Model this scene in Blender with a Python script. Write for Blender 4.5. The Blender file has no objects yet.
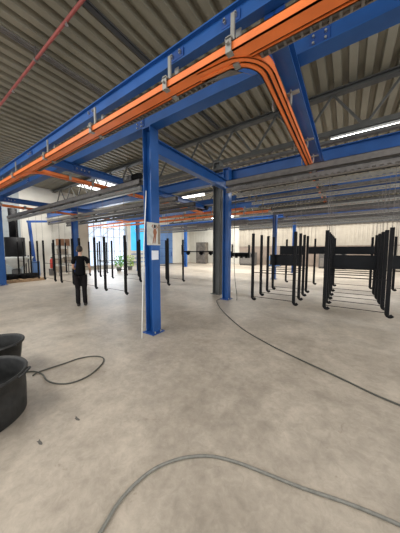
import bpy, bmesh, math, random
from mathutils import Vector, Matrix, Euler
random.seed(7)
S = bpy.context.scene
COL = S.collection
PI = math.pi

# ------------------------------------------------------------------ materials
def new_mat(name):
    m = bpy.data.materials.new(name); m.use_nodes = True
    nt = m.node_tree; b = nt.nodes['Principled BSDF']
    return m, nt, b

def mat(name, col, rough=.5, metal=0., var=.12, scale=6., bump=0., dark=None, emit=None, es=0., coat=0.):
    """noise-modulated principled material, object-independent (world position driven)"""
    m, nt, b = new_mat(name)
    geo = nt.nodes.new('ShaderNodeNewGeometry')
    n = nt.nodes.new('ShaderNodeTexNoise'); n.inputs['Scale'].default_value = scale
    n.inputs['Detail'].default_value = 5
    nt.links.new(geo.outputs['Position'], n.inputs['Vector'])
    r = nt.nodes.new('ShaderNodeValToRGB')
    c = Vector(col); d = Vector(dark) if dark else c * (1 - var)
    e = c * (1 + var * .6)
    r.color_ramp.elements[0].position = .3; r.color_ramp.elements[0].color = (*d, 1)
    r.color_ramp.elements[1].position = .7; r.color_ramp.elements[1].color = (*e, 1)
    nt.links.new(n.outputs['Fac'], r.inputs['Fac'])
    nt.links.new(r.outputs['Color'], b.inputs['Base Color'])
    b.inputs['Roughness'].default_value = rough
    b.inputs['Metallic'].default_value = metal
    if coat: b.inputs['Coat Weight'].default_value = coat
    if bump:
        bp = nt.nodes.new('ShaderNodeBump'); bp.inputs['Strength'].default_value = bump
        bp.inputs['Distance'].default_value = .01
        nt.links.new(n.outputs['Fac'], bp.inputs['Height']); nt.links.new(bp.outputs['Normal'], b.inputs['Normal'])
    if emit:
        b.inputs['Emission Color'].default_value = (*emit, 1); b.inputs['Emission Strength'].default_value = es
    return m

BLUE = mat('blue_paint', (.014, .090, .31), .38, 0, .2, 2.5)
BLUE_D = mat('blue_paint_dark', (.012, .065, .26), .4, 0, .2, 2.5)
ORANGE = mat('orange_paint', (.90, .21, .045), .42, 0, .14, 3)
DARK = mat('dark_slot', (.012, .011, .010), .7)
GALV = mat('galvanised', (.20, .185, .17), .5, .35, .22, 9)
GALV_L = mat('galvanised_light', (.32, .31, .28), .45, .4, .15, 12)
GALV_D = mat('galvanised_dark', (.11, .105, .10), .6, .2, .25, 9)
TRUSS = mat('truss_grey', (.085, .085, .078), .6, .1, .2, 4)
COLG = mat('column_grey', (.12, .125, .12), .6, 0, .15, 3)
BLACK = mat('black_steel', (.006, .006, .007), .6, 0, .3, 12); BLACK.node_tree.nodes['Principled BSDF'].inputs['Specular IOR Level'].default_value = .2
BLACKP = mat('black_panel', (.005, .006, .008), .45, 0, .3, 5); BLACKP.node_tree.nodes['Principled BSDF'].inputs['Specular IOR Level'].default_value = .25
BOLT = mat('bolt_zinc', (.5, .5, .48), .35, .7)
RED = mat('red_oxide_pipe', (.36, .085, .07), .55, 0, .25, 3)
RUBBER = mat('tub_plastic', (.020, .020, .019), .6, 0, .5, 14, .4, dark=(.008, .008, .008))
DUST = mat('tub_dust', (.035, .034, .031), .75, 0, .5, 9, .3)
HOSE = mat('hose_grey', (.20, .195, .17), .5, 0, .2, 30)
HOSE_D = mat('cable_dark', (.075, .075, .062), .5, 0, .2, 30)
WHITEP = mat('white_plastic', (.78, .78, .74), .4)
PAPER = mat('paper_white', (.75, .78, .84), .7, 0, .05, 30)
WALLW = mat('wall_white', (.60, .58, .52), .75, 0, .06, 1.2)
WALLG = mat('wall_grey', (.30, .33, .34), .7, 0, .12, 1.5)
PILLAR = mat('pillar_beige', (.38, .34, .28), .7, 0, .08, 2)
LOWBR = mat('wall_low_brown', (.24, .19, .155), .8, 0, .2, 1.5)
FASC = mat('fascia_dark', (.05, .05, .05), .8)
WOOD = mat('pallet_wood', (.42, .28, .16), .75, 0, .25, 9)
CARD = mat('cardboard', (.30, .15, .08), .8, 0, .2, 5)
CARD2 = mat('cardboard_pale', (.5, .42, .32), .8, 0, .2, 5)
REDP = mat('red_paint', (.55, .05, .03), .35)
GREEN = mat('leaf_green', (.16, .50, .05), .6, 0, .4, 8)
GREEN2 = mat('leaf_yellow_green', (.35, .52, .08), .6, 0, .4, 8)
POT = mat('pot_grey', (.2, .2, .2), .7)
SKIN = mat('skin', (.55, .32, .22), .55, 0, .06, 20)
HAIR = mat('hair_dark', (.022, .013, .009), .6, 0, .3, 60)
SHIRT = mat('black_cotton', (.005, .005, .006), .85, 0, .3, 20)
TROUS = mat('dark_trousers', (.014, .012, .013), .85, 0, .3, 15)
for _m in (SHIRT, TROUS): _m.node_tree.nodes['Principled BSDF'].inputs['Specular IOR Level'].default_value = .1
SHOE = mat('shoe_dark', (.03, .026, .022), .6)
HOPW = mat('hopper_white', (.62, .64, .62), .5, 0, .08, 3)
CYAN = mat('sky_blue_panel_glow', (.05, .42, .80), .4, 0, .15, .8, emit=(.04, .38, .8), es=.55)  # brightness put into the panel as a glow of its own
STEELB = mat('steel_blue_panel', (.10, .20, .42), .45, 0, .2, 1)
LAMPB = mat('lamp_body', (.6, .6, .58), .5)

def emis(name, col, s):
    m, nt, b = new_mat(name)
    b.inputs['Base Color'].default_value = (*col, 1)
    b.inputs['Emission Color'].default_value = (*col, 1); b.inputs['Emission Strength'].default_value = s
    return m
TUBE = emis('fluorescent_tube', (1, .97, .88), 9)
DAY = emis('daylight_glass', (.60, .72, .88), .8)
SKYL = emis('roof_light_sheet', (.95, .95, .9), 1.5)

def floor_mat():
    m, nt, b = new_mat('concrete_floor')
    N = nt.nodes; L = nt.links
    geo = N.new('ShaderNodeNewGeometry')
    def noise(scale, det, rough=.6, dist=0):
        n = N.new('ShaderNodeTexNoise'); n.inputs['Scale'].default_value = scale
        n.inputs['Detail'].default_value = det; n.inputs['Roughness'].default_value = rough
        n.inputs['Distortion'].default_value = dist
        L.new(geo.outputs['Position'], n.inputs['Vector']); return n
    n1 = noise(.9, 6, .62, .6); n2 = noise(4.5, 8, .7, .3); n3 = noise(38, 4); n4 = noise(2.6, 7, .7, 2.2); n5 = noise(13, 8, .75, .8)
    r = N.new('ShaderNodeValToRGB')
    e = r.color_ramp.elements
    e[0].position = .30; e[0].color = (.32, .278, .226, 1)
    e[1].position = .70; e[1].color = (.53, .465, .385, 1)
    x = e.new(.5); x.color = (.43, .378, .312, 1)
    L.new(n1.outputs['Fac'], r.inputs['Fac'])
    r2 = N.new('ShaderNodeValToRGB'); r2.color_ramp.elements[0].position = .32; r2.color_ramp.elements[0].color = (.78, .78, .78, 1)
    r2.color_ramp.elements[1].position = .62; r2.color_ramp.elements[1].color = (1.05, 1.05, 1.05, 1)
    L.new(n2.outputs['Fac'], r2.inputs['Fac'])
    mx = N.new('ShaderNodeMixRGB'); mx.blend_type = 'MULTIPLY'; mx.inputs[0].default_value = .95
    L.new(r.outputs['Color'], mx.inputs[1]); L.new(r2.outputs['Color'], mx.inputs[2])
    # scattered darker scuffs
    r3 = N.new('ShaderNodeValToRGB'); r3.color_ramp.elements[0].position = .27; r3.color_ramp.elements[0].color = (.62, .60, .57, 1)
    r3.color_ramp.elements[1].position = .36; r3.color_ramp.elements[1].color = (1, 1, 1, 1)
    L.new(n4.outputs['Fac'], r3.inputs['Fac'])
    mx2 = N.new('ShaderNodeMixRGB'); mx2.blend_type = 'MULTIPLY'; mx2.inputs[0].default_value = .8
    L.new(mx.outputs['Color'], mx2.inputs[1]); L.new(r3.outputs['Color'], mx2.inputs[2])
    r5 = N.new('ShaderNodeValToRGB'); r5.color_ramp.elements[0].position = .36; r5.color_ramp.elements[0].color = (.87, .86, .85, 1)
    r5.color_ramp.elements[1].position = .66; r5.color_ramp.elements[1].color = (1.10, 1.09, 1.08, 1)
    L.new(n5.outputs['Fac'], r5.inputs['Fac'])
    mx3 = N.new('ShaderNodeMixRGB'); mx3.blend_type = 'MULTIPLY'; mx3.inputs[0].default_value = 1
    L.new(mx2.outputs['Color'], mx3.inputs[1]); L.new(r5.outputs['Color'], mx3.inputs[2])
    L.new(mx3.outputs['Color'], b.inputs['Base Color'])
    mr = N.new('ShaderNodeMapRange'); mr.inputs['To Min'].default_value = .30; mr.inputs['To Max'].default_value = .62
    L.new(n2.outputs['Fac'], mr.inputs['Value']); L.new(mr.outputs['Result'], b.inputs['Roughness'])
    bp = N.new('ShaderNodeBump'); bp.inputs['Strength'].default_value = .12; bp.inputs['Distance'].default_value = .004
    L.new(n3.outputs['Fac'], bp.inputs['Height']); L.new(bp.outputs['Normal'], b.inputs['Normal'])
    return m
FLOOR = floor_mat()

def roof_mat():
    m, nt, b = new_mat('roof_deck')
    N = nt.nodes; L = nt.links
    geo = N.new('ShaderNodeNewGeometry')
    n = N.new('ShaderNodeTexNoise'); n.inputs['Scale'].default_value = .8; n.inputs['Detail'].default_value = 6
    L.new(geo.outputs['Position'], n.inputs['Vector'])
    r = N.new('ShaderNodeValToRGB'); e = r.color_ramp.elements
    e[0].position = .3; e[0].color = (.19, .172, .122, 1); e[1].position = .7; e[1].color = (.28, .255, .188, 1)
    L.new(n.outputs['Fac'], r.inputs['Fac']); L.new(r.outputs['Color'], b.inputs['Base Color'])
    b.inputs['Roughness'].default_value = .6
    return m
ROOF = roof_mat()

# ------------------------------------------------------------------ mesh helpers
class MB:
    def __init__(s): s.bm = bmesh.new()
    def box(s, c, d, rot=None, bevel=0):
        M = Matrix.Translation(c)
        if rot: M = M @ Euler(rot).to_matrix().to_4x4()
        M = M @ Matrix.Diagonal((*d, 1))
        g = bmesh.ops.create_cube(s.bm, size=1, matrix=M)
        if bevel:
            ed = {e for v in g['verts'] for e in v.link_edges}
            bmesh.ops.bevel(s.bm, geom=list(ed), offset=bevel, segments=2, affect='EDGES', profile=.5)
        return s
    def bb(s, x0, x1, y0, y1, z0, z1, bevel=0):
        return s.box(((x0+x1)/2, (y0+y1)/2, (z0+z1)/2), (abs(x1-x0), abs(y1-y0), abs(z1-z0)), None, bevel)
    def bar(s, a, b, w, h):
        a = Vector(a); b = Vector(b); d = b - a
        q = d.to_track_quat('X', 'Z')
        M = Matrix.Translation((a+b)/2) @ q.to_matrix().to_4x4() @ Matrix.Diagonal((d.length, w, h, 1))
        bmesh.ops.create_cube(s.bm, size=1, matrix=M); return s
    def cyl(s, a, b, r, r2=None, n=12, caps=True):
        a = Vector(a); b = Vector(b); d = b - a
        q = d.to_track_quat('Z', 'Y')
        M = Matrix.Translation((a+b)/2) @ q.to_matrix().to_4x4()
        bmesh.ops.create_cone(s.bm, cap_ends=caps, segments=n, radius1=r, radius2=r if r2 is None else r2, depth=d.length, matrix=M)
        return s
    def ball(s, c, r, sc=(1, 1, 1), u=16, v=10):
        M = Matrix.Translation(c) @ Matrix.Diagonal((r*sc[0], r*sc[1], r*sc[2], 1))
        bmesh.ops.create_uvsphere(s.bm, u_segments=u, v_segments=v, radius=1, matrix=M); return s
    def tube(s, pts, r, n=8, smooth_steps=6):
        P = [Vector(p) for p in pts]
        if smooth_steps > 1 and len(P) > 2:
            Q = []
            for i in range(len(P)-1):
                p0 = P[max(i-1, 0)]; p1 = P[i]; p2 = P[i+1]; p3 = P[min(i+2, len(P)-1)]
                for k in range(smooth_steps):
                    t = k/smooth_steps
                    Q.append(.5*((2*p1)+(-p0+p2)*t+(2*p0-5*p1+4*p2-p3)*t*t+(-p0+3*p1-3*p2+p3)*t**3))
            Q.append(P[-1]); P = Q
        rings = []
        for i, p in enumerate(P):
            t = (P[min(i+1, len(P)-1)] - P[max(i-1, 0)]).normalized()
            ref = Vector((0, 0, 1)) if abs(t.z) < .95 else Vector((1, 0, 0))
            u = t.cross(ref).normalized(); v = u.cross(t)
            rings.append([s.bm.verts.new(p + r*(math.cos(2*PI*k/n)*u + math.sin(2*PI*k/n)*v)) for k in range(n)])
        for a, b in zip(rings, rings[1:]):
            for k in range(n): s.bm.faces.new((a[k], a[(k+1) % n], b[(k+1) % n], b[k]))
        s.bm.faces.new(rings[0][::-1]); s.bm.faces.new(rings[-1]); return s
    def lathe(s, prof, c=(0, 0, 0), n=48):
        rings = []
        for r, z in prof:
            rings.append([s.bm.verts.new((c[0]+r*math.cos(2*PI*k/n), c[1]+r*math.sin(2*PI*k/n), c[2]+z)) for k in range(n)])
        for a, b in zip(rings, rings[1:]):
            for k in range(n): s.bm.faces.new((a[k], a[(k+1) % n], b[(k+1) % n], b[k]))
        s.bm.faces.new(rings[0][::-1]); s.bm.faces.new(rings[-1]); return s
    def sweep(s, path, prof):
        """sweep a rectangle profile (u0,u1,z0,z1) along a horizontal path of (x,y) points"""
        u0, u1, z0, z1 = prof; rings = []
        for i, p in enumerate(path):
            a = Vector(path[max(i-1, 0)]); b = Vector(path[min(i+1, len(path)-1)])
            t = (b-a).normalized(); nrm = Vector((-t.y, t.x))
            rings.append([s.bm.verts.new((p[0]+nrm.x*u, p[1]+nrm.y*u, z)) for u, z in ((u0, z0), (u1, z0), (u1, z1), (u0, z1))])
        for a, b in zip(rings, rings[1:]):
            for k in range(4): s.bm.faces.new((a[k], a[(k+1) % 4], b[(k+1) % 4], b[k]))
        s.bm.faces.new(rings[0][::-1]); s.bm.faces.new(rings[-1]); return s
    def poly(s, pts, thick=None):
        vs = [s.bm.verts.new(p) for p in pts]; f = s.bm.faces.new(vs)
        if thick:
            r = bmesh.ops.extrude_face_region(s.bm, geom=[f])
            bmesh.ops.translate(s.bm, vec=thick, verts=[v for v in r['geom'] if isinstance(v, bmesh.types.BMVert)])
        return s
    def build(s, name, m, parent=None, smooth=False, label=None):
        bmesh.ops.recalc_face_normals(s.bm, faces=s.bm.faces)
        me = bpy.data.meshes.new(name); s.bm.to_mesh(me); s.bm.free()
        if smooth:
            for p in me.polygons: p.use_smooth = True
        me.materials.append(m)
        o = bpy.data.objects.new(name, me); COL.objects.link(o)
        if parent:
            o.parent = parent
            # geometry is authored in world space: shift by the (unrotated) root location
            if parent.get('_w'): me.transform(Matrix.Translation(-Vector(parent['_w'])))
        if label: o['label'] = label
        return o
    def child(s, name, m, parent, smooth=False, label=None):   # sub-part or local-space part
        w = parent.get('_w')
        bmesh.ops.recalc_face_normals(s.bm, faces=s.bm.faces)
        me = bpy.data.meshes.new(name); s.bm.to_mesh(me); s.bm.free()
        if smooth:
            for p in me.polygons: p.use_smooth = True
        me.materials.append(m)
        o = bpy.data.objects.new(name, me); COL.objects.link(o); o.parent = parent
        if label: o['label'] = label
        return o

def tag(o, label=None, cat=None, group=None, kind=None):
    if label: o['label'] = label
    if cat: o['category'] = cat
    if group: o['group'] = group
    if kind: o['kind'] = kind
    return o
def thing(name, loc, label, cat, group=None, rz=0):
    o = bpy.data.objects.new(name, None); COL.objects.link(o); o.empty_display_size = .1
    o.location = loc; o.rotation_euler = (0, 0, rz)
    return tag(o, label, cat, group)
def copy_tree(o, parent=None, label=None, group=None):
    c = o.copy(); COL.objects.link(c); c.parent = parent
    if label: c['label'] = label
    if group: c['group'] = group
    for ch in list(o.children): copy_tree(ch, c)
    return c

# ------------------------------------------------------------------ setting
XL, XR, YB, YF = -17.5, 7.0, 23.0, -5.0
ROOFZ = 5.86
MB().bb(XL-.2, XR, YF, YB+.2, -.12, 0).build('floor', FLOOR)['kind'] = 'structure'
def ceiling():
    m = MB(); bm = m.bm; x = XL; prof = []
    while x < XR:
        prof += [(x, ROOFZ), (x+.15, ROOFZ), (x+.18, ROOFZ+.12), (x+.28, ROOFZ+.12)]; x += .31
    a = [bm.verts.new((px, YF, z)) for px, z in prof]; b = [bm.verts.new((px, YB, z)) for px, z in prof]
    for i in range(len(prof)-1): bm.faces.new((a[i], a[i+1], b[i+1], b[i]))
    m.bb(XL-.2, XR+.2, YF, YB+.2, ROOFZ+.15, ROOFZ+.22)
    return m.build('ceiling', ROOF)
tag(ceiling(), kind='structure')

# left wall with a window opening, a doorway-like bright blue bay and plain panels
def wall_left():
    m = MB(); x0, x1 = XL-.2, XL
    m.bb(x0, x1, 5.0, 9.3, 0, ROOFZ+.1)
    m.bb(x0, x1, 9.3, 13.0, 4.3, ROOFZ+.1); m.bb(x0, x1, 9.3, 13.0, 0, .25)
    m.bb(x0, x1, 13.0, YB+.2, 0, ROOFZ+.1)
    y = 5.0                                    # shallow panel ribs
    while y < 9.2: m.bb(x1, x1+.012, y, y+.03, 0, 4.4); y += .45
    y = 19.6
    while y < YB: m.bb(x1, x1+.012, y, y+.03, 0, 4.4); y += .45
    return m.build('wall_left', WALLW)
tag(wall_left(), kind='structure')
m = MB(); m.bb(XL-.2, XL, YF, 5.0, 0, ROOFZ+.1)
z = .3
while z < 5.6: m.bb(XL, XL+.02, YF, 5.0, z, z+.05); z += .62
y = YF
while y < 5: m.bb(XL, XL+.025, y, y+.05, 0, 5.6); y += 1.2
tag(m.build('wall_left_front', WALLG), kind='structure')
m = MB(); m.bb(XL-.2, XR, YB, YB+.2, 0, ROOFZ+.1)
x = XL
while x < XR: m.bb(x, x+.04, YB-.03, YB, 2.0, 4.4); x += .42
tag(m.build('wall_back', WALLW), kind='structure')
m = MB(); m.bb(-10.2, XR, YB-.10, YB-.03, 0, 2.0)
tag(m.build('trim_1', LOWBR), kind='structure')
m = MB(); m.bb(-10.2, XR, YB-.10, YB-.03, 2.0, 3.9)
x = -10.2
while x < XR: m.bb(x, x+.14, YB-.14, YB-.10, 2.02, 3.9); x += .3
tag(m.build('trim_5', PILLAR), kind='structure')
m = MB(); m.bb(-10.2, XR, YB-.25, YB-.1, 3.9, ROOFZ-.02); tag(m.build('trim_2', FASC), kind='structure')
m = MB(); m.bb(XL, XL+.35, 8.55, 9.25, 0, 4.6); tag(m.build('trim_3', PILLAR), kind='structure')
m = MB(); m.bb(XL, XL+.3, 12.95, 13.35, 0, 4.6); tag(m.build('trim_4', WALLW), kind='structure')

w = thing('window_1', (XL, 11.1, 0), None, None); w['kind'] = 'structure'
P = [(XL-.12, 9.3, .25)]
MB().bb(-.14, -.11, -1.8, 1.9, .25, 4.3).child('pane', DAY, w)
m = MB()
for k in range(7):
    yy = -1.8 + k*.617; m.bb(-.11, -.03, yy-.03, yy+.03, .25, 4.3)
for zz in (.27, 1.5, 2.75, 3.5, 4.27): m.bb(-.11, -.03, -1.8, 1.9, zz-.03, zz+.03)
m.child('window_frame', mat('window_frame_white', (.7, .73, .78), .4), w)
m = MB()
for k in range(3):
    y0 = -1.7+k*1.25; m.bar((-.02, y0, 2.8), (-.02, y0+.95, 3.6), .02, .06); m.bar((-.02, y0+.95, 3.6), (-.02, y0+1.2, 3.6), .02, .06)
m.child('awning_bar', WHITEP, w)

w = thing('window_2', (-13.4, 8.1, ROOFZ-.02), None, None); w['kind'] = 'structure'
MB().bb(-1.5, 1.5, -.85, .85, -.03, -.015).child('pane', SKYL, w)
m = MB()
for xx in (-1.5, -.5, .5, 1.5): m.bb(xx-.03, xx+.03, -.85, .85, -.06, 0)
for yy in (-.85, .85): m.bb(-1.5, 1.5, yy-.03, yy+.03, -.06, 0)
m.child('window_frame', TRUSS, w)

# blue bay on the left wall
d = thing('door_1', (XL, 14.8, 0), None, None); d['kind'] = 'structure'
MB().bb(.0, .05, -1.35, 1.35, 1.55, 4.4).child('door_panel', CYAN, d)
MB().bb(.0, .05, -1.35, 1.35, .0, 1.55).child('door_panel', WALLW, d)
m = MB()
for yy in (-1.35, -.45, .45, 1.35): m.bb(.05, .08, yy-.03, yy+.03, 0, 4.4)
for zz in (.4, .8, 1.2): m.bb(.05, .075, -1.35, 1.35, zz-.05, zz+.05)
m.child('door_frame', STEELB, d)
d = thing('door_2', (XL, 18.3, 0), None, None); d['kind'] = 'structure'
MB().bb(.0, .06, -1.3, 1.3, 0, 4.3).child('door_panel', STEELB, d)
m = MB()
for zz in (.9, 1.8, 2.7, 3.6): m.bb(.06, .08, -1.3, 1.3, zz-.02, zz+.02)
m.bb(.06, .12, 1.0, 1.06, .9, 1.4)
m.child('door_rail', BLUE_D, d)

# ------------------------------------------------------------------ roof trusses, roof column
def truss(Y, label):
    t = thing('roof_truss', (-5, Y, 4.72), label, 'roof truss', None)
    t['_w'] = (-5, Y, 4.72)
    m = MB(); m.bb(XL, XR, Y-.09, Y+.09, 5.68, 5.70+.02); m.bb(XL, XR, Y-.012, Y+.012, 5.70, 5.80); m.bb(XL, XR, Y-.09, Y+.09, 5.79, 5.815)
    m.build('top_chord', TRUSS, t)
    m = MB(); m.bb(XL, XR, Y-.075, Y+.075, 4.66, 4.69); m.bb(XL, XR, Y-.075, Y-.05, 4.69, 4.78); m.bb(XL, XR, Y+.05, Y+.075, 4.69, 4.78)
    m.build('bottom_chord', TRUSS, t)
    x = -17.05; up = 1; 
    while x + .72 < XR:
        z0, z1 = (4.72, 5.72) if up else (5.72, 4.72)
        MB().bar((x, Y, z0), (x+.72, Y, z1), .05, .05).build('diagonal', TRUSS, t)
        x += .72; up = 1-up
    x = -17.05
    while x < XR-.3:
        MB().bb(x-.10, x+.10, Y-.008, Y+.008, 4.70, 4.86).build('gusset', TRUSS, t); x += 1.44
    del t['_w']
truss(6.98, 'open web steel roof truss, the nearest one, just behind the grey roof column')
truss(13.2, 'open web steel roof truss, the middle one, far above the hanging frames')
truss(19.2, 'open web steel roof truss, the farthest one, close to the cream back wall')

c = thing('roof_column', (-3.86, 6.78, 0), 'dark grey H-section roof column beside the second blue post', 'column')
m = MB(); m.bb(-.13, -.11, -.13, .13, 0, 4.66); m.bb(.11, .13, -.13, .13, 0, 4.66); m.bb(-.11, .11, -.008, .008, 0, 4.66)
m.bb(-.12, .12, -.12, .12, 4.62, 4.66)
m.child('shaft', COLG, c)
MB().bb(-.19, .19, -.19, .19, 0, .02).child('base_plate', COLG, c)
MB().tube([(.17, -.05, .02), (.17, -.05, 1.5), (.165, -.05, 4.5)], .018, 8, 1).child('conduit', GALV_D, c)

# ------------------------------------------------------------------ blue columns and beams
def blue_column(x, y, label, top=3.8, s=.2, group=None):
    c = thing('steel_column', (x, y, 0), label, 'column', group)
    h = s/2; t = .016
    m = MB(); m.bb(-h, -h+t, -h, h, .02, top-.02); m.bb(h-t, h, -h, h, .02, top-.02); m.bb(-h+t, h-t, -.006, .006, .02, top-.02)
    m.child('shaft', BLUE, c)
    MB().bb(-h-.05, h+.05, -h-.05, h+.05, 0, .02).child('base_plate', BLUE_D, c)
    m = MB()
    for sx in (-1, 1):
        for sy in (-1, 1): m.cyl((sx*(h+.02), sy*(h-.03), .02), (sx*(h+.02), sy*(h-.03), .05), .014, n=6)
    m.child('anchor_bolt', BOLT, c)
    MB().bb(-h, h, -h, h, top-.02, top).child('cap_plate', BLUE_D, c)
    return c
c1 = blue_column(-3.06, 2.86, 'nearest blue steel column, with a poster and a white sheet fixed to it')
blue_column(-3.2, 6.2, 'blue steel column standing in front of the dark grey roof column', top=4.14)
blue_column(-3.28, 12.0, 'slim blue steel column rising behind the middle group of black frames, left of the two there')
blue_column(-3.05, 16.0, 'far blue steel column just right of the one behind the middle frames')
blue_column(-12.95, 2.9, 'blue steel column at the far left edge beside the pallet', s=.24)
blue_column(-13.3, 6.35, 'blue steel column behind the person in black, right of the carton rack', s=.28)
blue_column(-13.2, 10.9, 'slim blue steel column in front of the sky blue panel', s=.2)
blue_column(-12.6, 16.0, 'distant thin blue steel column before the cream wall, left of the grey roof column', s=.22)

def ibeam(name, a, b, w, h, z, label, cat='beam', group=None, web=.012, fl=.016, mat_=BLUE, stiff=1.6):
    """I beam, underside at z, running along X or Y"""
    (x0, y0), (x1, y1) = a, b; cx, cy = (x0+x1)/2, (y0+y1)/2; L = math.hypot(x1-x0, y1-y0)
    rz = math.atan2(y1-y0, x1-x0)
    t = thing(name, (cx, cy, z), label, cat, group, rz)
    m = MB(); m.bb(-L/2, L/2, -w/2, w/2, 0, fl); m.bb(-L/2, L/2, -w/2, w/2, h-fl, h); m.bb(-L/2, L/2, -web/2, web/2, fl, h-fl)
    m.child('i_section', mat_, t)
    return t, L
def splice(t, xs, w, h, side=-1):
    for x in xs:
        p = MB().bb(x-.10, x+.10, side*.006, side*.024, .05, h-.05).child('splice_plate', BLUE_D, t)
        m = MB()
        for dx in (-.06, .06):
            for dz in (.09, h/2, h-.09): m.cyl((x+dx, side*.024, dz), (x+dx, side*.05, dz), .013, n=6)
        m.child('bolt', BOLT, p)
H = .32
t, L = ibeam('steel_beam', (XL+.3, 2.86), (XR-.5, 2.86), .2, H, 3.8, 'long blue steel beam resting on the poster column, running under the roof')
splice(t, [-3.06-.25-t.location.x, -.35-t.location.x, -.85-t.location.x, -9-t.location.x], .2, H)
t, L = ibeam('steel_beam', (XL+.3, 6.41), (XR-.5, 6.41), .2, H, 3.8, 'long blue steel beam over the column beside the grey roof column')
t, L = ibeam('steel_beam', (XL+.3, 9.15), (XR-.5, 9.15), .16, .24, 3.84, 'slim blue steel beam glimpsed between the load bars on the right')
t, L = ibeam('steel_beam', (XL+.3, 10.9), (XR-.5, 10.9), .2, H, 3.8, 'blue steel beam in the middle distance above the far orange rail')
t, L = ibeam('steel_beam', (XL+.3, 16.0), (XR-.5, 16.0), .2, H, 3.8, 'farthest blue steel beam over the two distant columns')
tA, LA = ibeam('rail_support_beam', (XL+.3, 2.09), (XR-.5, 2.09), .10, .2, 3.78, 'narrower blue steel beam right above the long orange conveyor rail')
splice(tA, [x-tA.location.x for x in (-1.75, -1.05, -3.6, -6.3, -9.2)], .1, .2)
yb = [(-3.13, 2.96, 6.10, 3.43, .27, 'lower blue tie beam joining the poster column to the next column'),
      (-.64, 2.13, 6.48, 3.6, .2, 'blue cross beam beside the curved orange branch rail on the right'),
      (-5.85, 2.2, 8.9, 3.6, .2, 'blue cross beam beside the orange branch rail left of the poster column'),
      (-11.75, 2.2, 8.9, 3.6, .2, 'blue cross beam beside the orange branch rail at the far left')]
for x, y0, y1, z, h, lb in yb:
    if z < 3.5:
        t, L = ibeam('tie_beam', (x, y0), (x, y1), .16, h, z, lb)
        for s in (-1, 1):
            MB().bb(s*L/2-.01, s*L/2+.01, -.09, .09, -.02, h+.02).child('end_plate', BLUE_D, t)
    else:
        t, L = ibeam('cross_beam', (x, y0), (x, y1), .16, h, z-.01, lb)
        p = MB().bb(-L/2, -L/2+.02, -.09, .09, -.02, h+.01).child('end_plate', BLUE_D, t)
        m = MB()
        for dy in (-.055, .055):
            for dz in (.04, h-.04): m.cyl((-L/2+.02, dy, dz), (-L/2+.045, dy, dz), .013, n=6)
        m.child('bolt', BOLT, p)
        splice(t, [-L/2+.75, -L/2+.95], .16, h)

# ------------------------------------------------------------------ orange conveyor rails
ZR = 3.43
def rail(path, label, parent=None, name='orange_rail', hangers=(), w=.085, so=.0, ZR=3.43):
    t = thing(name, (0, 0, 0), label, 'rail')
    m = MB()
    m.sweep(path, (-w, -w+.012, ZR, ZR+.09)); m.sweep(path, (w-.012, w, ZR, ZR+.09)); m.sweep(path, (-w, w, ZR+.08, ZR+.09))
    m.sweep(path, (-w, so-.014, ZR, ZR+.012)); m.sweep(path, (so+.014, w, ZR, ZR+.012))
    m.build('track', ORANGE, t)
    MB().sweep(path, (so-.014, so+.014, ZR+.02, ZR+.03)).build('slot', DARK, t)
    for (x, y, ax, zt) in hangers:
        m = MB()
        if ax == 'x':
            m.bb(x-.028, x+.028, y-.115, y-.10, ZR-.02, ZR+.12); m.bb(x-.028, x+.028, y+.10, y+.112, ZR-.02, zt)
            m.bb(x-.035, x+.035, y-.115, y+.115, ZR+.095, ZR+.11); m.bb(x-.02, x+.02, y-.03, y-.01, ZR+.1, zt)
            m.bb(x-.03, x+.03, y-.10, y-.045, ZR-.014, ZR-.002); m.bb(x-.03, x+.03, y+.045, y+.11, ZR-.014, ZR-.002)
            m.cyl((x, y-.12, ZR+.05), (x, y-.145, ZR+.05), .014, n=6)
        else:
            m.bb(x-.115, x-.10, y-.03, y+.03, ZR-.02, ZR+.12); m.bb(x+.10, x+.115, y-.03, y+.03, ZR-.02, zt)
            m.bb(x-.115, x+.2, y-.03, y+.03, ZR+.095, ZR+.11)
        m.build('hanger', GALV_L, t)
    return t
YR = 2.0
hx = [-14.5, -12.9, -10.6, -8.6, -7.0, -5.1, -3.35, -1.78, -.98, .6, 2.2]
main = rail([(XL+.4, YR), (XR-.6, YR)], 'long orange conveyor rail slung under the nearest blue beam, crossing the whole roof',
            hangers=[(x, YR, 'x', 3.82) for x in hx], so=.052)
# the drive chain track beside it
m = MB(); m.bb(XL+.4, XR-.6, YR+.165, YR+.175, ZR+.02, ZR+.07); m.bb(XL+.4, XR-.6, YR+.11, YR+.17, ZR+.04, ZR+.05)
x = XL+.5
while x < XR-.7: m.bb(x, x+.02, YR+.10, YR+.165, ZR+.02, ZR+.04); x += .07
m.build('chain_track', GALV, main, label='thin galvanised toothed track along the orange rail')

def arc(cx, cy, r, a0, a1, n=12): return [(cx+r*math.cos(a0+(a1-a0)*i/n), cy+r*math.sin(a0+(a1-a0)*i/n)) for i in range(n+1)]
def branch(x, y1, lb, far=None):
    p = [(x-.62, YR+.0)] + arc(x-.36, YR+.38, .36, -PI/2, 0) + [(x, y1)]
    b = rail(p, lb, name='branch_rail', hangers=[(x, yy, 'y', 3.56) for yy in far], w=.062, ZR=3.424)
    m = MB(); m.poly([(x-.62, YR+.09, ZR-.004), (x-.30, YR+.09, ZR-.004), (x-.12, YR+.30, ZR-.004), (x-.2, YR+.2, ZR-.004)], (0, 0, .003))
    m.build('switch_plate', GALV, b)
    return b
branch(-.76, 10.2, 'orange branch rail curving off toward the frames on the right', (2.95, 4.3, 5.1))
branch(-6.08, 9.1, 'orange branch rail left of the poster column, beneath its own blue cross beam', (2.8, 3.4, 4.8, 6.0))
branch(-12.0, 9.1, 'orange branch rail at the far left above the pallet', (2.8, 3.6, 4.8))
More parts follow.
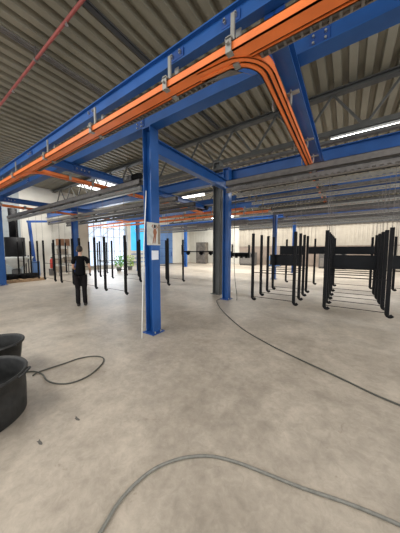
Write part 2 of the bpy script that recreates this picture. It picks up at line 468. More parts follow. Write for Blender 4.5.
rail([(XL+.4, 10.45), (XR-.6, 10.45)], 'far orange conveyor rail crossing behind the load bars', hangers=[(x, 10.45, 'x', 3.8) for x in (-9, -7.4, -5.6, -4.4, -2)])
rail([(XL+.4, 9.3), (-4.0, 9.3)], 'shorter far orange rail in front of the other, left of the grey roof column', hangers=[(x, 9.3, 'x', 3.8) for x in (-9, -7.4, -5.6)])

# ------------------------------------------------------------------ load bars
def load_bar(x0, x1, y, label, z=3.14, kind=0, dark=False, slim=False):
    L = x1-x0; t = thing('load_bar', ((x0+x1)/2, y, z), label, 'load bar', None)
    g = GALV_D if dark else GALV
    if not slim:
     m = MB(); m.bb(-L/2, L/2, -.06, -.05, .16, .30); m.bb(-L/2, L/2, .05, .06, .16, .30); m.bb(-L/2, L/2, -.06, .06, .29, .30)
     m.bb(-L/2, L/2, -.06, -.03, .16, .17)
     m.child('channel', g, t)
    m = MB(); m.bb(-L/2, L/2, -.03, .03, .04, .115 if not slim else .085)
    m.bb(-L/2, L/2, -.045, .045, .0, .012)
    n = int(L/.11)
    for k in range(n):
        xx = -L/2+.05+k*.11; m.bb(xx, xx+.05, -.035, .035, .012, .04)
    m.child('toothed_rail', GALV_L if kind else g, t)
    for k in range(max(2, int(L/1.6))+1):
        xx = -L/2+.15+k*(L-.3)/max(2, int(L/1.6))
        m = MB(); m.bb(xx-.03, xx+.03, -.04, .04, .11 if not slim else .08, .17 if not slim else .28); m.child('spacer', GALV_D, t)
    return t
YR_R = [5.3, 5.95, 6.55, 7.15, 7.85, 9.0, 9.7, 11.6, 12.8, 14.2]
words = ['nearest', 'second', 'third', 'fourth', 'fifth', 'sixth', 'seventh', 'eighth', 'ninth', 'tenth']
for i, y in enumerate(YR_R):
    load_bar(-2.75 if i < 8 else -9, 3.4, y, f'galvanised toothed load bar over the right hand frames, {words[i]} from the front', kind=i % 2, dark=(i in (1, 4, 6, 9)), slim=i in (2, 3, 4, 5))
for i, (y, x0, x1, dk) in enumerate([(3.85, -15.3, -4.5, 0), (5.75, -15.3, -4.9, 0), (6.8, -15.3, -4.9, 1), (12.4, -15.3, -5.0, 0), (14.5, -15.3, -9.2, 1)]):
    load_bar(x0, x1, y, f'long galvanised load bar left of the grey roof column, {words[i]} from the front', kind=(i == 0), dark=bool(dk))

# drive units
def drive(x, y, z, s, label):
    t = thing('drive_unit', (x, y, z), label, 'motor')
    MB().bb(-.16*s, .16*s, -.1*s, .1*s, 0, .14*s, .01).child('gearbox', GALV_D, t)
    m = MB(); m.cyl((.16*s, 0, .08*s), (.45*s, 0, .08*s), .075*s, n=16)
    for k in range(6): m.cyl((.18*s+k*.04*s, 0, .08*s), (.195*s+k*.04*s, 0, .08*s), .09*s, n=16)
    m.child('motor', BLACK, t)
    MB().cyl((0, -.1*s, .07*s), (0, -.14*s, .07*s), .05*s, n=14).child('sprocket', GALV_L, t)
drive(-4.95, 3.85, 3.44, 1.0, 'black motor drive unit on the end of the load bar left of the poster column')
drive(-6.3, 9.0, 3.56, 1.3, 'dark motor drive unit hanging below the lamp left of the grey roof column')
drive(-.72, 7.85, 3.44, .9, 'small dark motor drive unit on a load bar above the right hand frames')

# ------------------------------------------------------------------ hanging black frames
def frame(label, W=1.02, pw=.066, zt=2.02, wires=True, mid=True):
    t = thing('hanging_rack', (0, 0, .33), label, 'hanging rack')
    for s in (-1, 1):
        x = s*W/2
        p = MB().bb(x-pw/2, x+pw/2, -pw*.45, pw*.45, .03, zt-.33, .006).child('post', BLACK, t)
        m = MB(); m.tube([(x, 0, .06), (x+.01, -.0, .02), (x+.05, 0, .0), (x+.085, 0, .03)], pw*.5, 8, 4)
        m.child('hook_foot', BLACK, p)
    MB().cyl((-W/2, 0, .07), (W/2, 0, .07), .007, n=6).child('bottom_rod', BLACK, t)
    if mid:
        MB().cyl((-W/2, 0, .70), (W/2, 0, .70), .010, n=6).child('middle_rod', BLACK, t)
    if wires:
        for s in (-1, 1):
            MB().cyl((s*W/2, 0, zt-.34), (s*W/2, 0, 3.17-.33), .0045, n=5).child('hanging_wire', GALV, t)
    return t
FRAME0 = None
def place(x0, x1, y, label, group):
    global FRAME0
    if FRAME0 is None:
        FRAME0 = frame(label); o = FRAME0
    else: o = copy_tree(FRAME0, None, label)
    tag(o, label, 'hanging rack', group)
    o.location = ((x0+x1)/2, y, .33)
    o.scale = ((x1-x0)/1.02, 1, 1)
    return o
gR, gC, gL = 'black frames in the right hand row', 'black frames in the middle row', 'black frames hanging left of the poster column'
ords = ['front', 'second', 'third', 'fourth', 'fifth', 'sixth']
for i, y in enumerate([5.33, 5.97, 6.55, 7.15, 7.85, 9.0]):
    place(-.36, .68, y, f'{ords[i]} black two-post frame of the right hand row, hung on wires', gR)
for i, y in enumerate([5.3, 5.95, 6.55, 7.15, 9.0]):
    place(-1.98, -.98, y, f'{["front","second","third","fourth","rearmost"][i]} black two-post frame of the middle row, right of the second blue post', gC)
place(1.2, 2.2, 5.95, 'black two-post frame entering at the right picture edge, front one', 'frames at the right edge')
place(1.25, 2.25, 9.0, 'black two-post frame at the right picture edge, rear one', 'frames at the right edge')
LF = [(-6.3, -5.27, 3.87), (-7.85, -6.86, 3.87), (-9.35, -8.36, 3.87), (-10.95, -9.92, 3.87), (-12.45, -11.6, 3.87), (-14.2, -13.4, 3.87),
      (-7.86, -6.88, 5.75), (-6.37, -5.35, 5.75), (-9.75, -8.77, 5.75), (-11.6, -10.7, 5.75), (-13.2, -12.35, 5.75), (-14.9, -13.95, 5.75), (-6.46, -5.52, 6.83), (-9.2, -8.3, 6.83), (-11.8, -10.9, 6.83)]
lw = ['first frame to the left of the poster column in the front line', 'second frame from the poster column in the front line, by the person',
      'third frame left from the poster column in the front line', 'fourth frame left from the poster column in the front line',
      'fifth frame left from the poster column in the front line', 'frame at the far left by the pallet, front line',
      'frame in the second line seen between the nearest front frame posts', 'frame in the second line hanging directly behind the poster column',
      'frame in the second line behind the person, before the window', 'frame in the second line before the blue column and rack',
      'frame in the second line before the carton rack', 'frame in the second line before the white wall, far left',
      'frame in the third line just right of the poster column', 'frame in the third line before the window', 'frame in the third line before the beige pillar']
for (x0, x1, y), l in zip(LF, lw): place(x0, x1, y, 'black two-post ' + l, gL)

# wide black sheet panels hung between the rear frames
def panel(x0, x1, y, z0, z1, label):
    t = thing('steel_panel', ((x0+x1)/2, y, z0), label, 'panel', 'wide black sheet steel panels hung crosswise')
    W = x1-x0; h = z1-z0
    m = MB(); m.bb(-W/2, W/2, -.012, .012, 0, h, .004); m.bb(-W/2, W/2, -.04, .0, h-.012, h); m.bb(-W/2, W/2, -.04, .0, 0, .012)
    m.child('sheet', BLACKP, t)
    for s in (-1, 1):
        MB().cyl((s*(W/2-.1), 0, h), (s*(W/2-.1), 0, 3.17-z0), .0045, n=5).child('hanging_wire', GALV, t)
panel(-2.12, -1.14, 7.28, 1.10, 1.45, 'black sheet steel panel behind the middle row of frames, the lower nearer one')
panel(-.55, .84, 7.28, 1.08, 1.46, 'black sheet steel panel between the right hand frames, the lower nearer one')
panel(-2.2, -1.35, 8.85, 1.42, 1.76, 'black sheet steel panel behind the middle row, the upper farther one')
panel(-1.2, .85, 8.85, 1.46, 1.72, 'black sheet steel panel behind the right hand row, the upper farther one')
panel(.95, 2.3, 7.28, 1.12, 1.46, 'black sheet steel panel cut off by the right picture edge')

# horizontal black hanging arms between the posts in the middle distance
def arm(x0, x1, y, z, label, lugs):
    t = thing('lugged_bar', ((x0+x1)/2, y, z), label, 'rack'); W = x1-x0
    m = MB(); m.bb(-W/2, W/2, -.03, .03, 0, .06); m.child('bar', BLACK, t)
    m = MB()
    for k in lugs: m.bb(k-.12, k+.12, -.04, .04, -.1, .08); m.bb(k-.05, k+.05, -.04, .04, -.16, .0)
    m.child('lug', BLACK, t)
    for s in (-1, 1):
        MB().bb(s*W/2-.03, s*W/2+.03, -.03, .03, -.15, .42).child('upright', BLACK, t)
        MB().cyl((s*W/2, 0, .42), (s*W/2, 0, 3.17-z if y > 5 else 1.5), .005, n=5).child('hanging_wire', GALV, t)
arm(-7.9, -5.6, 9.7, 1.48, 'thin black horizontal hanging arm left of the grey roof column', (-.7, .2, .8))
arm(-5.45, -4.7, 9.7, 1.46, 'short black hanging arm immediately left of the grey roof column', (-.1, .2))
arm(-4.55, -3.55, 9.0, 1.40, 'thick black lugged hanging arm right of the second blue post', (-.35, -.1, .15, .38))
MB  # keep

# ------------------------------------------------------------------ lamps
def lamp(x, y, z, L, label, rods=True, ztop=ROOFZ):
    t = thing('fluorescent_lamp', (x, y, z), label, 'lamp', 'fluorescent strip lamps')
    MB().bb(-L/2, L/2, -.05, .05, .05, .11, .006).child('housing', LAMPB, t)
    m = MB(); m.cyl((-L/2+.02, 0, .025), (L/2-.02, 0, .01), .052, n=16); m.child('tube', TUBE, t)
    for s in (-1, 1):
        MB().bb(s*(L/2-.012)-.012, s*(L/2-.012)+.012, -.045, .045, -.01, .11).child('end_cap', LAMPB, t)
    if rods:
        for s in (-1, 1): MB().cyl((s*L*.35, 0, .11), (s*L*.35, 0, ztop-z), .006, n=5).child('suspension_rod', GALV_D, t)
lamp(.28, 6.98, 4.52, 1.55, 'bright fluorescent strip lamp at the right picture edge under the nearest truss', ztop=4.66)
lamp(-7.15, 9.75, 4.55, 1.55, 'bright fluorescent strip lamp seen left of the grey roof column')
lamp(-4.55, 9.75, 4.55, 1.0, 'fluorescent strip lamp seen just right of the second blue post')
lamp(-10.9, 7.02, 4.5, 1.55, 'fluorescent strip lamp under the nearest truss, first left of the poster column', ztop=4.66)
lamp(-13.4, 7.02, 4.5, 1.55, 'fluorescent strip lamp under the nearest truss, farthest left', ztop=4.66)
lamp(-10.6, 9.75, 4.55, 1.4, 'fluorescent strip lamp glimpsed immediately right of the poster column')
lamp(-2.3, 17.5, 4.55, 2.2, 'distant fluorescent strip lamp above the middle row of frames')
lamp(-9.5, 17.5, 4.55, 2.2, 'distant fluorescent strip lamp above the cream wall')

# ------------------------------------------------------------------ pipes and conduits under the roof
m = MB(); m.cyl((XL+.2, 2.02, 5.58), (XR, 2.02, 5.58), .028, n=12)
o = thing('sprinkler_pipe', (0, 2.02, 5.58), 'thin red sprinkler pipe under the roof at the upper left', 'pipe'); 
MB().cyl((XL+.2, 0, 0), (XR, 0, 0), .028, n=12).child('pipe', RED, o, True)
for x in (-14.5, -11.5, -8.5, -5.55, -2.5):
    m = MB(); m.cyl((x-.03, 0, 0), (x+.03, 0, 0), .042, n=12); m.bb(x-.008, x+.008, -.008, .008, .03, .27); m.child('pipe_clamp', GALV, o)
for x in (-7.0, -4.2):
    m = MB(); m.cyl((x, 0, -.02), (x, 0, -.07), .012, n=8); m.cyl((x, 0, -.07), (x, 0, -.075), .03, n=10); m.child('sprinkler_head', BOLT, o)
m = MB()
for dx in (-.06, 0, .06): m.cyl((-5.62+dx, -3, 5.80), (-5.62+dx, 6.8, 5.80), .016, n=8)
tag(m.build('conduit_run', GALV, None), 'three thin grey conduits running together under the roof, crossing above the red pipe', 'conduit')
m = MB(); m.bb(-3.93, -3.84, -3, 6.8, 5.80, 5.85); m.cyl((-3.80, -3, 5.81), (-3.80, 6.8, 5.81), .012, n=8)
tag(m.build('cable_duct', FASC, None), 'dark cable duct running along the roof ribs right of the red pipe', 'duct')
m = MB(); m.bb(-14, 5, 6.50, 6.64, 4.30, 4.31); m.bb(-14, 5, 6.50, 6.51, 4.31, 4.37); m.bb(-14, 5, 6.63, 6.64, 4.31, 4.37)
x = -14
while x < 5: m.bar((x, 6.6, 4.37), (x, 6.93, 4.66), .015, .015); x += 1.5
tag(m.build('cable_tray', GALV_D, None), 'dark metal cable tray hung beneath the nearest roof truss', 'cable tray')

# ------------------------------------------------------------------ poster, paper, rod, cords on the first column
XF = -2.955
po = thing('wall_poster', (XF, 2.805, 1.69), 'small poster of a posing figure on the nearest blue column', 'poster')
MB().bb(0, .004, -.165, .165, 0, .41).child('sheet', mat('poster_pale', (.55, .55, .50), .5, 0, .25, 9), po)
fig = MB()
X = .0055
fig.poly([(X, .03, .03), (X, .055, .18), (X, .075, .24), (X, .05, .30), (X, -.005, .30), (X, -.02, .24), (X, -.005, .18), (X, -.04, .03), (X, -.02, .03), (X, .02, .16), (X, .01, .03)], (.001, 0, 0))
fig.poly([(X, .05, .30), (X, .10, .33), (X, .06, .38), (X, .05, .365), (X, .078, .332), (X, .045, .315)], (.001, 0, 0))
fig.poly([(X, -.005, .30), (X, -.06, .34), (X, -.02, .385), (X, -.01, .37), (X, -.035, .342), (X, .0, .315)], (.001, 0, 0))
fig.child('figure_print', mat('print_tan', (.30, .11, .05), .5), po)
h = MB(); h.poly([(X+.002, .022+.028*math.cos(a), .345+.034*math.sin(a)) for a in [2*PI*k/14 for k in range(14)]], (.001, 0, 0)); h.child('hair_print', HAIR, po)
h = MB(); h.bb(.0045, .006, .10, .16, .02, .39); h.child('margin_print', mat('print_brown', (.25, .2, .15), .6), po)
pa = MB().bb(XF, XF+.004, 2.745, 2.915, 1.42, 1.59)
for k in range(6): pass
pa = pa.build('notice_sheet', PAPER); tag(pa, 'blank looking white paper sheet below the poster on the nearest column', 'paper')
tag(MB().tube([(-2.98, 2.50, .012), (-3.0, 2.58, 1.3), (-3.02, 2.70, 2.66)], .009, 8, 4).build('white_rod', WHITEP, None, True),
    'thin white rod leaning against the nearest blue column', 'rod')
tag(MB().tube([(-3.0, 6.42, 3.3), (-3.02, 6.36, 2.0), (-2.98, 6.3, 1.3), (-2.9, 6.2, .7), (-2.83, 6.2, .2), (-2.8, 6.15, .012)], .010, 8, 5).build('hanging_cable', HOSE_D, None, True),
    'dark cable hanging down beside the second blue post', 'cable')

# ------------------------------------------------------------------ floor hoses
L1 = [(-.3, -2.2), (-.7, -.9), (-.98, .0), (-1.06, .42), (-1.08, 0.58), (-1.12, 0.72), (-1.12, 0.87), (-1.08, 1.02), (-0.97, 1.18), (-0.81, 1.31), (-0.63, 1.38), (-0.45, 1.42), (-0.19, 1.47), (0.08, 1.54), (0.32, 1.58), (.7, 1.62), (1.3, 1.6), (2.6, 1.3), (4.2, 1.2)]
L2 = [(-3.35, 6.1), (-3.3, 5.75), (-2.67, 4.93), (-1.73, 4.02), (-1.1, 3.6), (-0.65, 3.37), (-0.0, 3.09), (0.3, 2.95), (0.52, 2.88), (1.2, 2.7), (2.4, 2.5), (4.2, 2.6)]
L3 = [(-3.22, 0.95), (-3.26, 1.03), (-3.21, 1.32), (-3.18, 1.51), (-3.07, 1.66), (-2.91, 1.71), (-2.76, 1.60), (-2.64, 1.36), (-2.66, 1.16), (-2.79, 1.05), (-2.94, 1.0), (-3.13, 1.02), (-3.31, 1.0), (-3.40, .93)]
tag(MB().tube([(x, y, .012) for x, y in L1], .0105, 10, 8).build('floor_hose', HOSE, None, True), 'grey-green hose curving across the floor in the foreground', 'hose')
tag(MB().tube([(x, y, .011) for x, y in L2], .010, 10, 8).build('floor_cable', HOSE_D, None, True), 'dark cable snaking from the second blue post to the right edge', 'cable')
tag(MB().tube([(x, y, .009+(.014 if 9 < i < 12 else 0)) for i, (x, y) in enumerate(L3)], .009, 10, 8).build('looped_cable', HOSE_D, None, True), 'dark cable lying in a loop on the floor beside the black tubs', 'cable')
# flattened scraps on the floor
for (x, y, rz, s) in [(-2.05, .92, .5, 1), (-2.05, .62, 1.2, 1.0)]:
    m = MB(); pts = [(x+s*(.032+.016*math.sin(3*a+rz))*math.cos(a), y+s*(.017+.008*math.cos(2*a))*math.sin(a), .0012) for a in [2*PI*k/14 for k in range(14)]]
    m.poly(pts, (0, 0, .002))
    tag(m.build('floor_stain', mat('stain', (.13, .12, .11), .8), None), ['dark dried smudge on the concrete farther from the camera, right of the tubs', 'dark dried smudge on the concrete nearest the camera, right of the tubs'][int(rz > 1)], 'stain')

# ------------------------------------------------------------------ tubs
def tub(x, y, r, h, taper, label, rz=0):
    t = thing('mortar_tub', (x, y, 0), label, 'tub', None, rz)
    rb = r*taper
    prof = [(.001, 0), (rb-.02, 0), (rb, .015), (rb+(r-rb)*.5, h*.5), (r-.012, h-.04), (r+.008, h-.036), (r+.014, h-.012), (r+.006, h), (r-.008, h-.004),
            (r-.020, h-.03), (rb+(r-rb)*.5-.014, h*.5), (rb-.012, .03), (.001, .02)]
    MB().lathe(prof, n=64).child('shell', RUBBER, t, True)
    MB().lathe([(.001, .022), (rb-.02, .022), (rb-.014, .05), (.001, .05)], n=48).child('dried_residue', DUST, t, True)
    for s in (-1, 1):
        m = MB(); m.tube([(s*(r), -.09, h-.03), (s*(r+.035), -.06, h-.012), (s*(r+.04), .0, h-.008), (s*(r+.035), .06, h-.012), (s*(r), .09, h-.03)], .011, 8, 5)
        m.child('handle', RUBBER, t, True)
    return t
tub(-2.80, .36, .40, .44, .965, 'large dusty black plastic tub at the left picture edge, the nearer one', .9)
tub(-3.66, .70, .29, .43, .78, 'smaller black plastic tub behind the large one at the left edge', .2)

# ------------------------------------------------------------------ left background
t = thing('pallet', (-13.9, 3.75, 0), 'wooden pallet with black coils on the floor at the far left', 'pallet')
m = MB()
for k in range(7): m.bb(-.62, .62, -.95+k*.29, -.95+k*.29+.16, .11, .135)
m.child('deck', WOOD, t)
for xx in (-.55, 0, .55): MB().bb(xx-.05, xx+.05, -.95, .95, 0, .11).child('runner', WOOD, t)
for i, (cx, cy, rr) in enumerate([(-14.0, 3.35, .42), (-13.85, 4.2, .40)]):
    m = MB()
    for k in range(4):
        pts = [(cx+rr*(1-.04*(k % 2))*math.cos(a), cy+rr*math.sin(a), .17+k*.055) for a in [2*PI*j/24 for j in range(25)]]
        m.tube(pts, .03, 8, 1)
    tag(m.build('cable_coil', BLACK, None, True), ['coil of black hose lying on the pallet, nearer the blue column', 'coil of black hose lying on the pallet, farther from the edge column'][i], 'coil')
t = thing('dust_hopper', (-15.4, 4.1, 0), 'white conical hopper with a black filter body behind the pallet', 'hopper')
MB().lathe([(.12, .55), (.16, .6), (.75, 1.12), (.8, 1.22), (.001, 1.23)], n=32).child('cone', HOPW, t, True)
MB().lathe([(.43, 1.23), (.45, 1.26), (.45, 2.3), (.001, 2.32)], n=32).child('filter_body', BLACK, t, True)
MB().cyl((-.1, 0, 2.3), (-.1, 0, 3.9), .2, n=16).child('duct', BLACK, t, True)
for a in (0.6, 2.2, 3.7, 5.3): MB().bar((.7*math.cos(a), .7*math.sin(a), 0), (.7*math.cos(a), .7*math.sin(a), 1.3), .06, .06).child('leg', GALV_D, t)
MB().lathe([(.2, .0), (.22, .02), (.22, .5), (.13, .55)], n=20).child('drum', GALV_D, t, True)
t = thing('jib_crane', (-16.0, 5.2, 0), 'slightly leaning blue jib post with a horizontal arm before the white wall', 'crane')
MB().bar((0, .0, .0), (-.35, -.1, 3.4), .13, .13).child('post', BLUE_D, t)
MB().bar((-.4, -.2, 3.35), (.9, 1.9, 3.5), .10, .12).child('arm', BLUE_D, t)
MB().box((0, 0, .45), (.35, .35, .9)).child('control_box', STEELB, t)
# carton rack
t = thing('storage_rack', (-14.9, 6.35, 0), 'grey shelf rack with cartons standing left of the blue column', 'rack')
for sx in (-.28, .28):
    for sy in (-.4, .4): MB().bb(sx-.02, sx+.02, sy-.02, sy+.02, 0, 1.9).child('upright', GALV, t)
for zz in (.2, .75, 1.3, 1.85): MB().bb(-.3, .3, -.42, .42, zz, zz+.03).child('shelf', GALV_L, t)
bx = [(-14.9, 6.15, .23, .4, .34, 'pale carton on the bottom shelf of the rack', CARD2), (-14.9, 6.1, .78, .38, .3, 'pale carton on the second shelf of the rack', CARD2),
      (-14.9, 6.55, .78, .3, .38, 'narrow pale carton beside another on the second shelf', CARD2), (-14.9, 6.3, 1.33, .5, .34, 'wide pale carton on the third shelf of the rack', CARD2),
      (-14.9, 6.35, 1.88, .62, .42, 'brown carton on top of the rack', CARD)]
for x, y, z, w_, h_, lb, mt in bx:
    t = thing('carton', (x, y, z), lb, 'box')
    MB().bb(-.22, .22, -w_/2, w_/2, 0, h_, .005).child('body', mt, t)
    MB().bb(-.221, .221, -.025, .025, .0, h_+.002).child('tape', PILLAR, t)
t = thing('fire_extinguisher', (-15.3, 5.85, .45), 'red fire extinguisher on a stand before the white wall', 'extinguisher')
MB().lathe([(.001, .0), (.11, .01), (.12, .05), (.12, .5), (.09, .58), (.03, .62), (.001, .63)], n=20).child('cylinder', REDP, t, True)
m = MB(); m.bb(-.03, .03, -.06, .06, .63, .70); m.child('valve', BLACK, t)
MB().tube([(0, .05, .66), (.05, .14, .6), (.06, .14, .3), (.05, .12, .15)], .015, 8, 4).child('nozzle_hose', BLACK, t)
MB().bb(-.15, .15, -.15, .15, -.45, -.02).child('stand', GALV, t)
# plants
def plant(x, y, h, w_, mt, label):
    t = thing('potted_plant', (x, y, 0), label, 'plant')
    MB().lathe([(.001, 0), (.16, 0), (.2, .28), (.22, .3), (.19, .3), (.001, .27)], n=20).child('pot', POT, t, True)
    m = MB()
    for k in range(150):
        a = random.uniform(0, 2*PI); rr = w_*math.sqrt(random.random()); zz = random.uniform(.3, h)
        c = Vector((rr*math.cos(a), rr*math.sin(a), zz)); d = Vector((math.cos(a), math.sin(a), random.uniform(-.2, 1))).normalized()*.16
        n = d.cross(Vector((random.random(), random.random(), random.random()))).normalized()*.05
        m.poly([c-d*.5, c-n, c+d*.6, c+n])
    m.child('foliage', mt, t)
plant(-14.3, 9.95, 1.15, .33, GREEN, 'bright green leafy plant before the window')
plant(-14.5, 11.1, 1.15, .33, GREEN2, 'yellow-green leafy plant, nearer the sky blue panel')
# second worker's kit: light grey workbench below window
t = thing('work_bench', (-15.6, 10.6, 0), 'grey workbench with dark top standing behind the green plants', 'bench')
MB().bb(-.35, .35, -1.3, 1.3, .72, .78).child('bench_top', GALV_D, t)
for sx in (-.3, .3):
    for sy in (-1.2, 1.2): MB().bb(sx-.03, sx+.03, sy-.03, sy+.03, 0, .72).child('leg', STEELB, t)
# dark cabinet at the back
t = thing('tool_cabinet', (-14.2, 21.2, 0), 'tall brown-grey cabinet far back before the cream wall', 'cabinet')
MB().bb(-.65, .65, -.35, .35, .05, 2.5, .02).child('body', mat('cabinet_brown', (.10, .085, .07), .6, 0, .4, 3), t)
for s in (-1, 1):
    dd = MB().bb(s*.32-.3, s*.32+.3, -.375, -.355, .12, 2.42).child('door', mat('cabinet_door', (.15, .13, .11), .6, 0, .5, 3), t)
    MB().bb(s*.06-.015, s*.06+.015, -.40, -.375, 1.1, 1.35).child('handle', BLACK, dd)
# machines against back wall right
for i, (x, w_, h_, mt) in enumerate([(-8.6, 1.6, 1.35, GALV_D), (-5.9, 1.2, 1.0, STEELB), (-1.0, 2.0, 1.5, GALV_D), (2.8, 1.6, 1.9, PILLAR)]):
    t = thing('machine_cabinet', (x, 21.6, 0), ['low dark machine cabinet far behind the second blue post', 'low blue machine cabinet far behind the second blue post', 'dark machine cabinet far behind the right hand frames', 'beige machine cabinet by the back wall at the right edge'][i], 'machine')
    MB().bb(-w_/2, w_/2, -.4, .4, .08, h_, .02).child('body', mt, t)
    MB().bb(-w_/2+.1, w_/2-.1, -.42, -.4, .2, h_*.6).child('door', GALV, t)
    MB().bb(w_/2-.35, w_/2-.1, -.43, -.4, h_*.68, h_*.9).child('control_panel', BLACK, t)
    MB().bb(-w_/2+.02, w_/2-.02, -.36, .36, 0, .08).child('plinth', BLACK, t)

# ------------------------------------------------------------------ person (facing away)
def skin_obj(name, chains, m, parent, lv=2, root=0):
    """chains: list of lists of (co, radius); a co equal to an existing one is merged so limbs join"""
    vs, rs, es, idx = [], [], [], {}
    for ch in chains:
        prev = None
        for co, r in ch:
            k = tuple(round(c, 4) for c in co)
            if k not in idx: idx[k] = len(vs); vs.append(co); rs.append(r)
            if prev is not None and prev != idx[k]: es.append((prev, idx[k]))
            prev = idx[k]
    me = bpy.data.meshes.new(name); me.from_pydata(vs, es, [])
    o = bpy.data.objects.new(name, me); COL.objects.link(o); o.parent = parent
    sk = o.modifiers.new('Skin', 'SKIN'); sk.use_smooth_shade = True; sk.branch_smoothing = .6
    for i, sv in enumerate(me.skin_vertices[0].data):
        r = rs[i]; sv.radius = r if isinstance(r, tuple) else (r, r); sv.use_root = (i == root)
    sd = o.modifiers.new('Sub', 'SUBSURF'); sd.levels = lv; sd.render_levels = lv
    me.materials.append(m); return o

P = thing('person', (-6.2, 3.06, 0), 'person in black t-shirt and dark trousers standing with back turned among the hanging posts', 'person', None, math.radians(55)); P.scale = (.92, .92, 1)
pel = (0, 0, .95)
hipL, hipR = (-.095, 0, .90), (.095, .0, .90)
knL, knR = (-.09, .04, .50), (.09, .015, .50)
anL, anR = (-.09, -.01, .10), (.10, .03, .10)
ch = (.01, .01, 1.28); neck = (.01, .02, 1.46); hd0 = (.0, .045, 1.53); hd1 = (-.005, .05, 1.60)
shL, shR = (-.155, .01, 1.36), (.17, .01, 1.36)
elL, elR = (-.205, .05, 1.10), (.255, .04, 1.10)
wrL, wrR = (-.15, .27, 1.03), (.24, .25, .98)
def hand(w_, d, side):
    w_ = Vector(w_); d = Vector(d).normalized(); s = Vector((side, 0, 0)); up_ = Vector((0, 0, 1))
    palm = w_ + d*.085; chains = [[(tuple(w_), .022), (tuple(w_+d*.045), (.030, .018)), (tuple(palm), (.034, .014))]]
    for k, (off, ln) in enumerate([(-.027, .062), (-.009, .075), (.009, .07), (.026, .055)]):
        a = palm + up_*off*.9; b = a + d*ln*.5 - s*.004; c = b + (d*.7 - s*.6).normalized()*ln*.5
        chains.append([(tuple(palm), (.034, .014)), (tuple(a+d*.012), .0085), (tuple(b), .008), (tuple(c), .007)])
    tb = w_ + d*.04
    chains.append([(tuple(tb), .012), (tuple(tb+up_*.035+d*.02), .0095), (tuple(tb+up_*.045+d*.05), .008)])
    chains[-1][0] = (tuple(w_+d*.045), (.030, .018))
    return chains
body = [[(pel, (.09, .07)), ((.005, 0, 1.10), (.08, .06)), (ch, (.06, .05)), ((.01, .01, 1.41), (.04, .04)), (neck, .056), (hd0, (.068, .078)), (hd1, (.076, .092)), ((-.005, .045, 1.665), (.06, .075))],
        [(pel, (.09, .07)), (hipL, .055), ((-.10, .02, .70), .06), (knL, .056), ((-.09, .01, .34), .052), (anL, .036), ((-.09, .03, .05), .028), ((-.092, .11, .045), .018)],
        [(pel, (.09, .07)), (hipR, .055), ((.1, .01, .70), .06), (knR, .056), ((.09, .01, .34), .052), (anR, .036), ((.10, .07, .05), .028), ((.104, .15, .045), .018)],
        [((.01, .01, 1.41), (.04, .04)), (shL, .036), ((-.185, .03, 1.24), .043), (elL, .037), ((-.18, .16, 1.07), .031), (wrL, .022)] ,
        [((.01, .01, 1.41), (.04, .04)), (shR, .036), ((.215, .02, 1.24), .043), (elR, .037), ((.25, .14, 1.04), .031), (wrR, .022)]]
body += hand(wrL, (.1, .95, -.1), -1) + hand(wrR, (-.1, .9, -.3), 1)
# nose
body.append([(hd1, (.076, .092)), ((-.005, .13, 1.585), .016), ((-.005, .15, 1.58), .010)])
bo = skin_obj('body', body, SKIN, P)
m = MB()
for s in (-1, 1): m.ball((-.005+s*.082, .045, 1.585), .03, (.35, .7, 1.0))
m.child('ear', SKIN, P, True)
m = MB()
for s in (-1, 1): m.ball((-.005+s*.030,   .128, 1.61), .012)
m.child('eye', WHITEP, P, True)
MB().ball((-.005,   .137, 1.545), .02, (1.1, .3, .3)).child('mouth', mat('lip', (.4, .15, .12), .5), P, True)
m = MB(); m.ball((-.005, .032, 1.628), .097, (.90, 1.06, 1.02), 24, 16)
bmesh.ops.delete(m.bm, geom=[v for v in m.bm.verts if (v.co.y > .07 and v.co.z < 1.665)], context='VERTS')
m.child('hair', HAIR, P, True)
sh = [[((.0, 0, .85), (.165, .135)), ((.0, 0, .95), (.158, .128)), ((.005, 0, 1.10), (.150, .120)), (ch, (.155, .13)), ((.01, .012, 1.38), (.12, .10)), ((.01, .016, 1.47), (.075, .075))],
      [((.01, .012, 1.38), (.12, .10)), ((-.09, .01, 1.375), .08), ((-.165, .015, 1.355), .072), ((-.195, .035, 1.20), .062)],
      [((.01, .012, 1.38), (.12, .10)), ((.11, .01, 1.375), .08), ((.18, .015, 1.355), .072), ((.225, .028, 1.20), .062)]]
skin_obj('t_shirt', sh, SHIRT, P)
tr = [[((0, 0, .97), (.155, .118)), ((-.1, 0, .86), .105), ((-.10, .02, .70), .092), ((-.09, .04, .50), .075), ((-.09, .0, .28), .072), ((-.09, -.01, .05), .066)],
      [((0, 0, .97), (.155, .118)), ((.1, 0, .86), .105), ((.10, .01, .70), .092), ((.09, .015, .50), .075), ((.095, .01, .28), .072), ((.10, .03, .05), .066)]]
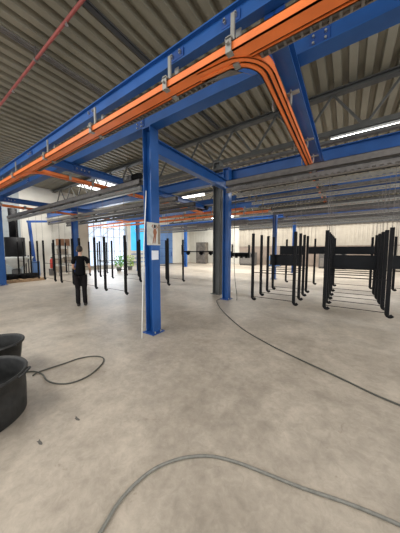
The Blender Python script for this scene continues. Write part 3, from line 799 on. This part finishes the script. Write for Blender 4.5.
skin_obj('trousers', tr, TROUS, P)
for s, (ax, ay) in ((-1, (-.09, -.01)), (1, (.10, .03))):
    m = MB(); m.ball((ax, ay+.07, .048), .056, (.95, 2.6, .95)); 
    bmesh.ops.bisect_plane(m.bm, geom=m.bm.verts[:]+m.bm.edges[:]+m.bm.faces[:], plane_co=(0, 0, .004), plane_no=(0, 0, -1), clear_outer=True)
    m.child('shoe', SHOE, P, True)

# ------------------------------------------------------------------ light
LS = 1.0
W = bpy.data.worlds.new('World'); S.world = W; W.use_nodes = True
bg = W.node_tree.nodes['Background']; bg.inputs[0].default_value = (.93, .96, 1.0, 1); bg.inputs[1].default_value = 1.15
def area(name, loc, rot, sx, sy, p, col=(1, 1, 1)):
    l = bpy.data.lights.new(name, 'AREA'); l.shape = 'RECTANGLE'; l.size = sx; l.size_y = sy; l.energy = p; l.color = col
    o = bpy.data.objects.new(name, l); o.location = loc; o.rotation_euler = rot; COL.objects.link(o)
for i, (x, y, sx, sy, p) in enumerate([(-6, -2.6, 9, 1.3, 420), (4.6, 3.5, 1.3, 9, 380), (-9, 14.9, 9, 1.2, 700), (0, 14.9, 7, 1.2, 420), (-9, 20.6, 9, 1.2, 500), (0, 20.6, 8, 1.2, 420), (-14.6, 4.6, 1.3, 3, 260)]):
    area('added_roof_fill', (x, y, ROOFZ-.05), (0, 0, 0), sx, sy, p*LS, (1, .97, .91))  # added area lights under the roof to brighten the floor, not real skylights
area('window_daylight', (XL+.3, 11.1, 2.4), (0, math.radians(-90), 0), 3.8, 3.6, 240, (.9, .95, 1))

# ------------------------------------------------------------------ camera
cam = bpy.data.cameras.new('Camera'); co = bpy.data.objects.new('Camera', cam); COL.objects.link(co)
cam.sensor_fit = 'HORIZONTAL'; cam.sensor_width = 36; cam.lens = 214/400*36
cam.clip_start = .05; cam.clip_end = 200
co.location = (0, 0, 1.6); co.rotation_euler = (math.radians(90-4.4), 0, math.radians(34.4))
S.camera = co
S.view_settings.view_transform = 'Standard'
S.view_settings.exposure = 0.42
